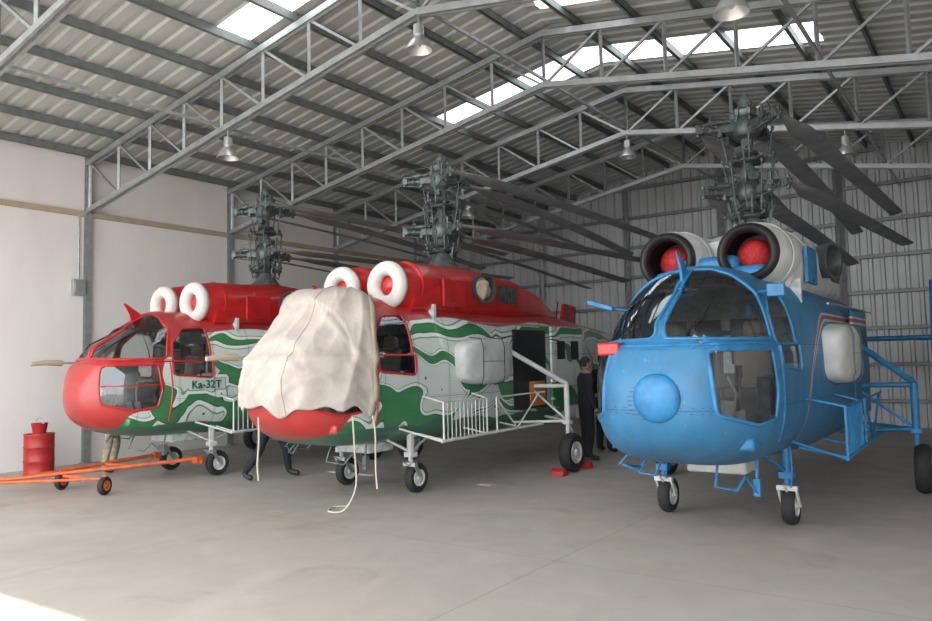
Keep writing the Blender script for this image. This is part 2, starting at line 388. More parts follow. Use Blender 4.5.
# ------------------------------------------------------------------ helicopter geometry (shared)
Y0 = -.30; NL = 1.68
AFT = [(-.30, .86, .69, 2.66), (.2, .89, .66, 2.66), (.8, .965, .64, 2.64), (1.2, .98, .64, 2.63), (3.6, .98, .64, 2.6), (4.4, .88, .76, 2.56), (5.6, .58, 1.15, 2.46), (7.2, .38, 1.5, 2.3), (8.5, .25, 1.72, 2.18), (8.85, .03, 1.9, 2.0)]
def section(y):
    if y < Y0:
        s = min(1., (Y0-y)/NL)
        hw = .86*max(0, 1-s**3.2)**(1/2.4); zb = 1.36-.67*max(0, 1-s**3.2)**(1/2.3)
        zr = 1.36+.50*max(0, 1-s**7)**(1/2.2); zw = 2.66-.78*(max(0, s-.24)/.76)**1.08
        zt = zr+(zw-1.86)*min(1, max(0, 1-s)*9) if s > .85 else zw
        zm = 1.36+.14*(1-s)
    else:
        hw, zb, zt = (interp(y, AFT, k) for k in (1, 2, 3)); zm = 1.50+max(0, y-4)*.12
    return hw, zb, zt, zm
NU = 220
def sstep(a, b, x):
    t = min(1, max(0, (x-a)/(b-a))); return t*t*(3-2*t)
def ring(y):
    hw, zb, zt, zm = section(y); out = []
    k = min(1, max(0, (y+.7)/1.1)); nt_ = 2.6+k*.5; k2 = min(1, max(0, (y+2.0)/.6)); nb_ = 2.6+.8*k2+.1*min(1, max(0, y+.3))
    kf = 1-sstep(-.5, .5, y)
    for i in range(NU):
        t = 2*math.pi*i/NU; c, s = math.cos(t), math.sin(t)
        n = nt_ if s > 0 else nb_
        x = hw*math.copysign(abs(c)**(2/n), c); zz = abs(s)**(2/n)
        z = zm+(zt-zm)*zz if s > 0 else zm-(zm-zb)*zz
        x *= 1-.06*kf*sstep(1.83, 1.875, z)
        yy = y+.05*kf*sstep(1.83, 1.875, z)*(1 if y < -1.2 else 0)
        out.append((x, yy, z))
    return out
ys = [Y0-NL*math.sin(math.pi/2*(1-i/72)) for i in range(72)]+list(np.arange(Y0, 1.0, .03))+list(np.arange(1.0, 8.85, .12))+[8.85]
rows = [ring(y) for y in ys]
FV = [V(p) for r in rows for p in r]; FF = []
for i in range(len(rows)-1):
    for k in range(NU): FF.append((i*NU+k, i*NU+(k+1) % NU, (i+1)*NU+(k+1) % NU, (i+1)*NU+k))
FF.append(tuple(range(NU))[::-1]); FF.append(tuple(range((len(rows)-1)*NU, len(rows)*NU)))
BV = BVHTree.FromPolygons([tuple(v) for v in FV], FF)
def chaikin(p, it=3, a_=.94):
    for _ in range(it):
        q = []
        for i in range(len(p)):
            a, b = p[i], p[(i+1) % len(p)]
            q.append((a[0]*a_+b[0]*(1-a_), a[1]*a_+b[1]*(1-a_))); q.append((a[0]*(1-a_)+b[0]*a_, a[1]*(1-a_)+b[1]*a_))
        p = q
    return p
CP = (0, -.3)
WIN = {'windscreen': [(1.6, 1.91), (1.6, 2.61), (24, 2.60), (38, 2.53), (51, 2.34), (51, 1.89), (25, 1.89)],
       'chin_window': [(19, 1.24), (17, 1.80), (46, 1.80), (49, 1.42), (46, 1.17), (34, 1.13)],
       'door_window': [(57, 1.64), (55, 2.14), (66, 2.36), (98, 2.38), (99, 1.58)]}
WIN = {k: chaikin(v, 2) for k, v in WIN.items()}
def inpoly(x, y, p):
    r = False; j = len(p)-1
    for i in range(len(p)):
        if (p[i][1] > y) != (p[j][1] > y) and x < (p[j][0]-p[i][0])*(y-p[i][1])/(p[j][1]-p[i][1])+p[i][0]: r = not r
        j = i
    return r
cls = []
for f_ in FF:
    c = sum((FV[i] for i in f_), V())/len(f_); r = None
    if -2.1 < c.y < .1 and 1.0 < c.z < 2.64:
        ph = math.degrees(math.atan2(c.x, -(c.y-CP[1])))
        for k, p in WIN.items():
            if inpoly(abs(ph), c.z, p): r = (k, 1 if ph > 0 else -1); break
    cls.append(r)
def wpoint(ph, z, off=0.):
    d = V((math.sin(math.radians(ph)), -math.cos(math.radians(ph)), 0)); h = BV.ray_cast(V((CP[0], CP[1], z)), d)
    return h[0]+h[1].normalized()*off*(1 if h[1].dot(d) > 0 else -1)
def sub_mesh(sel):
    mb = MB(); mp = {}
    for f_, c in zip(FF, cls):
        if sel(c):
            ids = []
            for i in f_:
                if i not in mp: mp[i] = len(mb.v); mb.v.append(tuple(FV[i]))
                ids.append(mp[i])
            mb.f.append(tuple(ids)); mb.mi.append(0)
    return mb
def loft(mb, tab, n, e, mi=0, N=48, step=.1):
    ys_ = list(np.arange(tab[0][0], tab[-1][0], step))+[tab[-1][0]]; rows = []
    for y in ys_:
        hw, zb, zt = (interp(y, tab, k) for k in (1, 2, 3)); zm = (zb+zt)/2
        rows.append([(hw*math.copysign(abs(math.cos(t))**(2/e), math.cos(t)), y, zm+(zt-zb)/2*math.copysign(abs(math.sin(t))**(2/e), math.sin(t))) for t in [2*math.pi*i/N for i in range(N)]])
    return mb.grid(rows, True, mi, True)
def wheel(par, c, r, w, hub='white', rz=0):
    e = sube('wheel', par, c, rz)
    k = w/2
    MB().lathe([(r*.55, -k*.75), (r*.7, -k), (r*.88, -k*.95), (r*.97, -k*.6), (r, -k*.2), (r, k*.2), (r*.97, k*.6), (r*.88, k*.95), (r*.7, k), (r*.55, k*.75)], (0, 0, 0), (1, 0, 0), 32).obj('tyre', 'black', e)
    mb = MB()
    for sg in (1, -1):
        mb.lathe([(r*.56, sg*k*.7), (r*.56, sg*k*.98), (r*.50, sg*k*.98), (r*.44, sg*k*.75), (r*.2, sg*k*.8), (r*.16, sg*k*1.1), (r*.02, sg*k*1.12)], (0, 0, 0), (1, 0, 0), 24)
    mb.cyl((-k*.8, 0, 0), (k*.8, 0, 0), r*.15)
    mb.obj('wheel_hub', hub, e)
    return e
def rotor_head(root, ms, dy):
    o = sube('rotor_head', root, (0, dy, 0))
    mb = MB(); mb.lathe([(.34, 3.0), (.30, 3.2), (.2, 3.32), (.14, 3.42), (.10, 3.5), (.10, 4.1), (.07, 4.15), (.07, 4.85), (.04, 4.9)], (0, 0, 0), (0, 0, 1), 24)
    mb.obj('rotor_mast', 'green', o)
    for zs in (3.50, 4.22):
        mb = MB(); mb.torus((0, 0, zs), (0, 0, 1), .19, .028, 28, 8); mb.cyl((0, 0, zs-.025), (0, 0, zs+.03), .15, n=24)
        mb.lathe([(.11, zs+.05), (.14, zs+.08), (.12, zs+.12)], (0, 0, 0), (0, 0, 1)); mb.cyl((0, 0, zs), (0, 0, zs+.08), .11)
        for i in range(6):
            a = i*math.pi/3+.3; c, s = math.cos(a), math.sin(a)
            mb.cyl((c*.2, s*.2, zs), (c*.30, s*.30, zs+.015), .020, n=8); mb.ell((c*.30, s*.30, zs+.02), (.027, .027, .033), 8, 6)
        mb.obj('swashplate', 'gunmetal', o)
    ang = {3.82: [95, 218, 332], 4.66: [82, 205, 322]}
    for zh, an in ang.items():
        mb = MB(); mb.lathe([(.08, zh-.15), (.14, zh-.11), (.165, zh-.05), (.165, zh+.05), (.14, zh+.11), (.09, zh+.16)], (0, 0, 0), (0, 0, 1), 24)
        for k, a in enumerate(an):
            a = math.radians(a); c, s = math.cos(a), math.sin(a); R = Matrix.Rotation(a, 3, 'Z')
            mb.box((c*.23, s*.23, zh), (.2, .09, .10), R); mb.cyl((c*.32, s*.32, zh-.10), (c*.32, s*.32, zh+.10), .036)
            mb.cyl((c*.28, s*.28, zh), (c*.58, s*.58, zh-.01), .038); mb.cyl((c*.43, s*.43, zh), (c*.465, s*.465, zh), .06); mb.cyl((c*.5, s*.5, zh), (c*.52, s*.52, zh), .055)
            q = V((-s, c, 0))
            mb.cyl(V((c*.18, s*.18, zh+.08))+q*.09, V((c*.57, s*.57, zh+.05))+q*.09, .014); mb.cyl(V((c*.3, s*.3, zh+.075))+q*.09, V((c*.44, s*.44, zh+.06))+q*.09, .030)
            mb.cyl(V((c*.2, s*.2, zh-.1))-q*.08, V((c*.58, s*.58, zh-.05))-q*.05, .013)
            mb.box(V((c*.42, s*.42, zh+.03))-q*.08, (.09, .06, .06), R); mb.cyl(V((c*.42, s*.42, zh-.02))-q*.09, V((c*.42, s*.42, zh+.16))-q*.09, .016)
            mb.box((c*.58, s*.58, zh), (.08, .11, .09), R); mb.cyl((c*.6, s*.6, zh-.08), (c*.6, s*.6, zh+.08), .026)
            mb.tube([V((c*.5, s*.5, zh+.03)), V((c*.42, s*.42, zh+.2)), V((c*.2, s*.2, zh+.22)), V((c*.06, s*.06, zh+.14))], .008, 6)
        mb.obj('rotor_hub', ms, o, bevel=.004)
    mb = MB(); mb.cyl((0, 0, 3.45), (0, 0, 4.7), .06)
    for zs, zh, m_ in ((3.5, 3.8, 3), (4.22, 4.64, 4), (3.55, 4.18, 5), (3.9, 4.3, 4), (3.36, 3.6, 4)):
        for i in range(m_):
            a = math.radians(30+i*360/m_+zs*40); c, s = math.cos(a), math.sin(a)
            mb.cyl((c*.25, s*.25, zs), (c*.31, s*.31, zh-.02), .010, n=8); mb.ell((c*.31, s*.31, zh-.02), (.022, .022, .034), 8, 6); mb.cyl((c*.258, s*.258, zs+.08), (c*.275, s*.275, zs+.18), .017, n=8)
            mb.cyl((c*.25, s*.25, zs), (c*.03, s*.03, zs+.16), .010, n=8)
    mb.obj('pitch_linkage', 'gunmetal', o)
    mb = MB(); mb.lathe([(.12, 4.80), (.145, 4.84), (.145, 4.88), (.09, 4.91), (.085, 5.00), (.05, 5.05), (.02, 5.10)], (0, 0, 0), (0, 0, 1), 20)
    for i in range(6):
        a = i*math.pi/3; c, s = math.cos(a), math.sin(a); mb.cyl((c*.17, s*.17, 4.72), (c*.11, s*.11, 4.94), .015, n=8); mb.box((c*.15, s*.15, 4.84), (.05, .045, .08))
    mb.obj('rotor_cap', 'green', o, bevel=.004)
    mb = MB(); mb.cyl((0, 0, 3.3), (0, 0, 4.5), .055)
    for a, zz in ((200, 4.02), (330, 4.0), (80, 4.05), (250, 3.4), (20, 3.42), (150, 4.4), (290, 4.42)):
        a = math.radians(a); mb.box((.12*math.cos(a), .12*math.sin(a), zz), (.14, .07, .09), Matrix.Rotation(a, 3, 'Z'))
    for a in (215, 325, 265):
        a = math.radians(a); mb.tube([(.05*math.cos(a), .05*math.sin(a), 3.36), (.22*math.cos(a+.2), .22*math.sin(a+.2), 3.6), (.19*math.cos(a), .19*math.sin(a), 3.95), (.03*math.cos(a), .03*math.sin(a), 4.1)], .010, 6)
    mb.obj('mast_fittings', 'gunmetal', o, bevel=.004)
    tips = {3.82: [(.20, 3.50), (-.8, 3.42), (1.15, 3.80)], 4.66: [(.30, 4.12), (-.75, 4.35), (1.0, 4.42)]}
    for zh, an in ang.items():
        for k, a in enumerate(an):
            a = math.radians(a); st = V((.6*math.cos(a), .6*math.sin(a), zh)); tx, tz = tips[zh][k]
            en = V((tx, 6.75, tz)); d = (en-st); mb = MB(); rows = []
            lat = V((d.y, -d.x, 0)).normalized()
            for i in range(25):
                t = i/24; p = st.lerp(en, t); p.z = st.z+(en.z-st.z)*t**1.5
                ch = .07 if t < .02 else (.09 if t < .08 else (.18 if t < .12 else .28-.06*t))
                th = .03 if t < .09 else .018
                tw = .2 if k != 1 else -.12
                prof = [(.5, 0), (.35, .8), (.1, 1), (-.2, .7), (-.5, .05), (-.5, -.05), (-.2, -.5), (.1, -.7), (.35, -.6)]
                rows.append([p+lat*(q[0]*ch*math.cos(tw))+V((0, 0, q[0]*ch*math.sin(tw)+q[1]*th)) for q in prof])
            mb.grid(rows, True, 0, True)
            mb.obj('rotor_blade', 'blade', o, ang=50)
def build_heli(X, Y, kind, label):
    red = kind != 'blue'
    liv = livery_red(3.1 if kind == 'left' else 8.9, kind == 'left') if red else livery_blue()
    pc = 'red' if red else 'blue'
    root = empty('helicopter', (X, Y, 0), label, 'helicopter')
    sub_mesh(lambda c: c is None).obj('fuselage', liv, root, ang=60)
    for wn, poly in WIN.items():
        for sg in (1, -1):
            g = sub_mesh(lambda c: c == (wn, sg)).obj(wn, 'glass', root, ang=60)
            pts = []
            for i in range(len(poly)):
                a, b = poly[i], poly[(i+1) % len(poly)]
                n = max(1, int(math.hypot((b[0]-a[0])*.017, b[1]-a[1])/.05))
                for t in range(n): pts.append(wpoint(sg*(a[0]+(b[0]-a[0])*t/n), a[1]+(b[1]-a[1])*t/n, .0))
            MB().tube(pts, .018, 8, True).obj('window_frame', pc, g)
            if wn == 'chin_window' and kind == 'left':
                MB().tube([wpoint(sg*(18+30*i/10), 1.50, 0.) for i in range(11)], .010, 6).obj('window_bar', pc, g)
            if wn == 'windscreen' and kind != 'centre':
                MB().tube([wpoint(sg*10, 1.92, .03), wpoint(sg*16, 2.1, .035), wpoint(sg*22, 2.33, .035)], .010, 6).obj('wiper', 'blackp', g)
    mb = MB(); mb.tube([wpoint(-100+i*200/100, 1.845, .004) for i in range(101)], .014, 6); mb.obj('belt_moulding', pc, root)
    for sg in (1, -1):
        MB().tube([wpoint(sg*(53+3*math.sin(i/12*3)), .95+.9*i/12, .004) for i in range(13)], .012, 6).obj('hull_rib', pc, root)
    if not red:
        mb = MB(); mb.lathe([(.215, .2), (.215, -.0), (.205, -.022), (.165, -.045), (.09, -.062), (.01, -.067)], (.05, -1.955, 1.39), (0, 1, 0), 36); mb.torus((.05, -1.925, 1.39), (0, 1, 0), .22, .012)
        mb.obj('nose_lamp', 'blue', root)
    mb = MB(); mb.box((0, -.5, .98), (1.2, 1.7, .05)); mb.box((0, .35, 1.75), (1.6, .05, 1.6)); mb.obj('cockpit_floor', 'grey', root, smooth=False)
    mb = MB()
    for i in range(4): mb.box((-.6+i*.4, .31, 1.9), (.3, .04, .5))
    mb.box((0, .31, 1.4), (1.5, .06, .3)); mb.box((0, .31, 2.0), (1.5, .03, .05)); mb.obj('bulkhead_panel', 'dark', root, bevel=.01)
    mb = MB(); mb.box((0, -1.25, 1.62), (.8, .2, .35)); mb.box((0, -1.28, 1.81), (.85, .3, .05)); mb.box((0, -.8, 1.3), (.25, .8, .45))
    for i in range(5): mb.cyl((-.32+i*.16, -1.1, 1.65), (-.32+i*.16, -1.14, 1.65), .055)
    mb.obj('instrument_panel', 'dark', root, smooth=False, bevel=.015)
    for sx in (-.44, .44):
        mb = MB(); mb.box((sx, -.5, 1.36), (.42, .46, .12)); mb.box((sx, -.25, 1.66), (.40, .10, .58), Matrix.Rotation(-.15, 3, 'X')); mb.box((sx, -.18, 2.02), (.24, .08, .16)); mb.box((sx, -.47, 1.16), (.28, .28, .3))
        mb.obj('pilot_seat', 'seat' if red else 'brown', root, bevel=.04)
        mb = MB(); mb.tube([(sx, -.75, 1.0), (sx, -.88, 1.35), (sx, -.82, 1.55)], .018); mb.cyl((sx, -.82, 1.53), (sx, -.82, 1.65), .03); mb.obj('control_stick', 'blackp', root)
        mb = MB(); mb.beam((sx-.12, -1.2, 1.02), (sx-.12, -1.27, 1.25), .08, .02); mb.beam((sx+.12, -1.2, 1.02), (sx+.12, -1.27, 1.25), .08, .02); mb.cyl((sx-.14, -1.2, 1.04), (sx+.14, -1.2, 1.04), .012)
        mb.tube([(sx, -1.2, 1.05), (sx+.1, -1.28, 1.4), (sx, -1.2, 1.55)], .012); mb.obj('rudder_pedals', 'steel', root)
        mb = MB(); mb.box((sx*1.5, -.55, 1.35), (.14, .6, .35)); mb.box((sx*1.5, -.55, 1.54), (.12, .5, .03)); mb.obj('side_console', 'grey', root, bevel=.015)
    mb = MB(); mb.box((0, -.35, 2.5), (.5, .5, .09)); mb.obj('overhead_panel', 'dark', root, bevel=.02)
    mb = MB(); ys0 = -.02 if red else .28
    loft(mb, [(ys0, .74, 2.35, 3.0), (.5, .80, 2.35, 3.06), (1.3, .84, 2.35, 3.14), (2.6, .82, 2.35, 3.1), (3.6, .66, 2.35, 2.92), (4.5, .4, 2.35, 2.65)], 0, 3.4)
    loft(mb, [(.3, .2, 2.85, 3.04), (.9, .40, 2.85, 3.2), (1.5, .46, 2.85, 3.26), (2.4, .38, 2.85, 3.2), (3.3, .15, 2.8, 2.96)], 0, 2.6)
    cw = mb.obj('engine_cowling', 'red' if red else 'white', root, ang=50)
    if not red:
        mb = MB(); mb.box((0, .1, 2.66), (.6, .6, .3)); mb.box((0, -.05, 2.6), (1.2, .4, .16)); mb.obj('intake_fairing', 'blue', root, bevel=.06)
    for sg in (1, -1):
        mb = MB()
        for k in range(5): mb.box((sg*.845, 2.0+k*.09, 2.78), (.02, .03, .22), Matrix.Rotation(.3, 3, 'X'))
        mb.box((sg*.838, 2.18, 2.78), (.012, .52, .28)); mb.obj('vent_grille', 'gunmetal', cw, bevel=.003)
        mb = MB(); mb.box((sg*.83, .75, 2.72), (.04, .5, .4)); mb.box((sg*.853, .75, 2.90), (.012, .08, .03)); mb.box((sg*.853, .75, 2.56), (.012, .08, .03)); mb.obj('access_panel', pc, cw, bevel=.012)
    mb = MB(); mb.lathe([(.40, 0), (.38, .12), (.30, .17)], (0, 1.58, 3.02), (0, 0, 1), 28); mb.obj('gearbox_fairing', 'red' if red else 'white', root)
    kr = .86 if red else .88
    for sg in (1, -1):
        mb = MB(); c = (sg*.43, 0, 2.80)
        yo = .10 if red else 0
        mb.lathe([(.29*kr, -.28+yo), (.34*kr, -.26+yo), (.385*kr, -.15+yo), (.41*kr, .1), (.42*kr, .6), (.42*kr, 1.7), (.36*kr, 2.3), (.2, 2.8)], c, (0, 1, 0), 36, cap=False)
        for yy in (.12, .75): mb.torus((c[0], yy, c[2]), (0, 1, 0), (.412 if yy < .5 else .42)*kr, .008, 36, 6)
        nac = mb.obj('engine_nacelle', 'red' if red else 'white', root)
        mb = MB()
        if red:
            mb.torus((c[0], -.22, c[2]), (0, 1, 0), .235, .10, 40, 16); mb.obj('intake_ring', 'whitef', nac)
            mb = MB(); mb.lathe([(.26, .0), (.2, -.14), (.1, -.2), (.01, -.21)], c, (0, 1, 0), 32); mb.obj('intake_plug', 'red', nac)
        else:
            mb.torus((c[0], -.26, c[2]), (0, 1, 0), .265, .05, 40, 12, sq=1.5); mb.obj('intake_ring', 'blackp', nac)
            mb = MB(); mb.lathe([(.25, -.26), (.235, .1), (.225, .12), (.02, .13)], c, (0, 1, 0), 32, cap=False); mb.obj('intake_duct', 'blackp', nac)
            mb = MB(); mb.lathe([(.01, -.13), (.06, -.125), (.11, -.105), (.15, -.07), (.175, -.02), (.18, .1)], c, (0, 1, 0), 28)
            for k in range(12):
                a = k*math.pi/6; mb.tube([(c[0]+.04*math.cos(a), -.128, c[2]+.04*math.sin(a)), (c[0]+.11*math.cos(a), -.105, c[2]+.11*math.sin(a)), (c[0]+.175*math.cos(a), -.02, c[2]+.175*math.sin(a))], .006, 6)
            mb.obj('intake_plug', 'plug', nac, ang=25)
        mb = MB(); mb.lathe([(.17, -.1), (.2, .3), (.225, .38), (.19, .38), (.17, .2)], (sg*.60, 1.45, 2.82), (sg*1, -.25, .02), 24, cap=False)
        ex = mb.obj('exhaust_pipe', 'gunmetal', root)
        if red:
            mb = MB(); mb.ell((sg*.88, 1.38, 2.825), (.10, .17, .18), 28, 18)
            mb.v = [tuple(V(p)+(V(p)-V((sg*.88, 1.38, 2.825))).normalized()*.05*noise.noise(V(p)*11)) for p in mb.v]; mb.obj('exhaust_cover', 'beige', ex, ang=180)
        else: MB().lathe([(.17, .2), (.01, .2)], (sg*.60, 1.45, 2.82), (sg*1, -.25, .02), 24).obj('exhaust_cover', 'blackp', ex)
    mb = MB(); mb.grid([[(-.015, -1.02, 2.36), (.015, -1.02, 2.36), (.015, -.78, 2.45), (-.015, -.78, 2.45)], [(-.012, -1.08, 2.60), (.012, -1.08, 2.60), (.012, -.92, 2.62), (-.012, -.92, 2.62)], [(-.006, -1.18, 2.76), (.006, -1.18, 2.76), (.006, -1.15, 2.77), (-.006, -1.15, 2.77)]], True, 0, True)
    mb.obj('antenna_blade', pc, root)
    sg = -1
    if red:
        mb = MB(); mb.tube([(sg*.6, -1.25, 1.85), (sg*.8, -1.45, 1.86), (sg*.85, -1.95, 1.86)], .018); ob = mb.obj('pitot_probe', 'steel', root)
        MB().tube([(sg*.84, -1.7, 1.86), (sg*.85, -1.95, 1.87), (sg*.86, -2.15, 1.85)], .05, r2=.03).obj('probe_cover', 'beige', ob)
    else:
        mb = MB(); mb.tube([(-.45, -1.3, 1.83), (-.47, -1.75, 1.83)], .018); ob = mb.obj('pitot_probe', 'steel', root)
        MB().box((-.47, -1.72, 1.83), (.22, .14, .12)).obj('probe_cover', 'red', ob, bevel=.02)
        mb = MB(); mb.box((-.90, -1.0, 2.3), (.3, .06, .05), Matrix.Rotation(.3, 3, 'Y')); mb.cyl((-.90, -1.0, 2.3), (-.55, -.8, 2.2), .015); mb.obj('side_mirror', 'blue', root, bevel=.01)
        mb = MB(); mb.box((.82, -.85, 2.35), (.16, .05, .12)); mb.cyl((.79, -.82, 2.35), (.5, -.65, 2.35), .015); mb.obj('side_mirror', 'blue', root, bevel=.01)
    mb = MB(); mb.box((.55, -1.3, .97), (.36, .4, .12)); mb.obj('boarding_step', liv if red else 'blue', root, bevel=.03)
    mb = MB(); mb.box((.1, -.35, .64), (.6, .5, .14)); mb.obj('belly_panel', 'white' if not red else 'grey', root, bevel=.03)
    mb = MB(); mb.tube([(-.4, -1.1, .76), (-.45, -1.2, .62), (-.25, -1.3, .62), (-.2, -1.2, .80)], .012); mb.tube([(-.62, -.9, .84), (-.75, -1.0, .66), (-.65, -.7, .6), (-.55, -.6, .76)], .012); mb.cyl((-.45, -1.18, .63), (-.73, -.98, .66), .012)
    mb.obj('tow_lugs', 'blue' if not red else 'green', root)
    mb = MB(); mb.tube([(.3, -1.15, .76), (.3, -1.25, .55), (.45, -1.1, .5), (.5, -1.0, .62)], .014); mb.tube([(.5, -1.0, .62), (.56, -.85, .45), (.56, -.8, .76)], .014); mb.box((.56, -.82, .5), (.06, .06, .16))
    mb.obj('aerial_bracket', pc if not red else 'green', root)
    for sg in (1, -1):
        mb = MB(); xx = sg*.985
        mb.box((xx, 2.75, 1.62), (.05, 1.15, 1.35)); dr = mb.obj('cabin_door', liv, root, bevel=.03)
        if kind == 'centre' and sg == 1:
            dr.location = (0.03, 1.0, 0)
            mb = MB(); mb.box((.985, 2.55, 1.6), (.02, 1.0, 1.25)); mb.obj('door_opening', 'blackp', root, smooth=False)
            MB().box((.99, 2.75, 1.2), (.03, .5, .4)).obj('cabin_lining', 'orangei', root, bevel=.02)
            for yy in (3.5, 4.0): MB().box((xx+.05, yy, 1.9), (.03, .28, .32)).obj('cabin_window', 'blackp', root, bevel=.04)
        else:
            for yy in (2.45, 3.0): MB().box((xx+sg*.012, yy, 1.9), (.03, .28, .32)).obj('cabin_window', 'blackp', root, bevel=.04)
        mb = MB(); mb.tube([(xx*.97, .9, 2.30), (xx+sg*.02, 1.4, 2.30), (xx+sg*.02, 3.8, 2.30)], .013); mb.obj('door_rail', 'steel', root)
        mb = MB(); rows = []
        for i in range(21):
            a = math.pi*i/20; yy = 1.24-.64*math.cos(a); s = max(.02, math.sin(a)**.35)
            rows.append([(sg*(.92+.26*s*max(0, math.cos(t))**.4) if math.cos(t) > 0 else sg*.88, yy, 1.74+.34*s*math.copysign(abs(math.sin(t))**.55, math.sin(t))) for t in [2*math.pi*j/32 for j in range(32)]])
        mb.grid(rows, True, 0, True); tk = mb.obj('side_tank', 'tank', root, ang=50)
        mb = MB()
        for yy in (.95, 1.5): mb.tube([(sg*.95, yy, 2.09), (sg*1.15, yy, 2.06), (sg*1.185, yy, 1.95), (sg*1.185, yy, 1.53), (sg*1.15, yy, 1.42), (sg*.95, yy, 1.39)], .007, 6)
        mb.cyl((sg*1.182, .95, 1.74), (sg*1.182, 1.5, 1.74), .004, n=6); mb.obj('tank_strap', 'gunmetal', tk)
        g = sube('nose_gear', root, (sg*.65, 0, 0))
        sc = 'white' if red else 'blue'
        mb = MB(); mb.cyl((0, -.05, .95), (0, -.05, .52), .05); mb.cyl((0, -.05, .52), (0, -.05, .36), .032); mb.box((0, -.05, .52), (.14, .12, .07))
        mb.cyl((0, -.05, .75), (-sg*.15, .55, .78), .022); mb.cyl((0, -.05, .55), (-sg*.12, .5, .72), .018); mb.cyl((0, -.05, .55), (-sg*.15, -.5, .8), .018)
        mb.tube([(.05, -.1, .85), (.07, -.13, .6), (.05, -.12, .4)], .01, 6)
        mb.obj('gear_strut', sc, g, bevel=.008)
        mb = MB()
        for s2 in (1, -1): mb.beam((s2*.085, -.06, .38), (s2*.085, .06, .2), .02, .05)
        mb.box((0, -.06, .39), (.2, .07, .05)); mb.cyl((-.1, .06, .2), (.1, .06, .2), .02); mb.tube([(0, -.08, .42), (0, -.2, .44), (0, -.09, .36)], .014)
        mb.obj('wheel_fork', 'steel' if red else 'white', g, bevel=.005)
        wheel(g, (0, .06, .2), .2, .13)
        g = sube('main_gear', root, (sg*1.6, 2.65, 0))
        mb = MB(); mb.cyl((-sg*.02, 0, 1.36), (-sg*.02, 0, .75), .045); mb.cyl((-sg*.02, 0, .75), (-sg*.02, 0, .42), .03); mb.box((-sg*.02, 0, .76), (.12, .12, .06))
        mb.cyl((-sg*.02, 0, .42), (-sg*.02, .02, .3), .05); mb.cyl((-sg*.05, 0, .3), (sg*.13, 0, .3), .03)
        mb.tube([(-sg*.02, .02, .75), (-sg*.02, .18, .58), (-sg*.02, .02, .4)], .016)
        mb.cyl((-sg*.02, 0, 1.33), (-sg*.66, 0, 1.32), .032); mb.cyl((-sg*.02, 0, 1.36), (-sg*.68, -.95, 2.0), .038)
        mb.cyl((-sg*.02, 0, .78), (-sg*.7, -.5, .78), .022); mb.cyl((-sg*.02, 0, .78), (-sg*.7, .5, .8), .022); mb.cyl((-sg*.02, 0, .78), (-sg*.68, 0, 1.3), .018)
        mb.obj('gear_strut', sc, g, bevel=.006)
        wheel(g, (sg*.04, 0, .3), .3, .19)
        if sg == 1 or kind == 'blue':
            mb = MB(); xr = sg*1.22; r = .013
            mb.tube([(xr, -.1, .72), (xr, 2.5, .74)], .022); mb.tube([(xr, -.05, .72), (xr, -.05, 1.22), (xr, .95, 1.22), (xr, .95, .72)], r)
            for i in range(1, 11): mb.cyl((xr, -.05+i*.0909, .72), (xr, -.05+i*.0909, 1.22), .007, n=6)
            mb.tube([(xr, 1.2, .73), (xr, 1.2, 1.22), (xr, 2.6, 1.24)], r); mb.tube([(xr, 1.2, 1.22), (xr, 1.75, .74), (xr, 2.4, 1.22)], r)
            for yy in (-.05, .95, 1.9): mb.cyl((xr, yy, .73), (sg*.78, yy, .8), r)
            mb.cyl((xr, .95, 1.22), (sg*.93, .95, 1.3), r); mb.cyl((xr, -.05, 1.22), (sg*.84, -.05, 1.3), r)
            mb.tube([(xr, -.1, .72), (sg*.8, -.45, .9)], r)
            mb.obj('side_rack', sc, root)
    mb = MB(); mb.box((0, 8.35, 2.0), (3.1, .75, .09)); mb.obj('tailplane', 'white' if red else 'blue', root, bevel=.04)
    for sg in (1, -1):
        mb = MB(); pts = [(7.75, 1.55), (8.75, 1.6), (8.95, 3.05), (8.35, 3.1)]
        mb.grid([[(sg*1.5+dx, a, b) for a, b in pts] for dx in (-.05, .05)], True, 0, True); mb.obj('tail_fin', 'red' if red else 'blue', root, bevel=.03)
    MB().cyl((0, 5.2, 2.4), (0, 5.35, 2.9), .012, n=6).obj('whip_antenna', 'blackp', root)
    rotor_head(root, 'green' if kind != 'blue' else 'gunmetal', 1.58)
    return root
H1 = build_heli(-11.05, 7.38, 'left', 'red helicopter with green wave livery parked beside the plaster wall')
H2 = build_heli(-7.15, 7.72, 'centre', 'red white and green helicopter with canvas over its nose')
H3 = build_heli(-2.50, 8.14, 'blue', 'bright blue helicopter with red-cored black engine intakes')
def text(root, s, size, y0, z0):
    cu = bpy.data.curves.new('t', 'FONT'); cu.body = s; cu.size = size; cu.extrude = .003; cu.offset = .003
    t = bpy.data.objects.new('t', cu); COL.objects.link(t); dg = bpy.context.evaluated_depsgraph_get()
    me = bpy.data.meshes.new_from_object(t.evaluated_get(dg)); bpy.data.objects.remove(t)
    o = bpy.data.objects.new('type_lettering', me); COL.objects.link(o); me.materials.clear(); me.materials.append(M['text'])
    for v in me.vertices:
        h = BV.ray_cast(V((2, y0+v.co.x, z0+v.co.y)), V((-1, 0, 0)))[0]
        v.co.z += (h.x+.014)
    o.parent = root; o.location = (0, y0, z0); o.rotation_euler = (math.pi/2, 0, math.pi/2)
text(H1, 'Ka-32T', .175, -.56, 1.42)
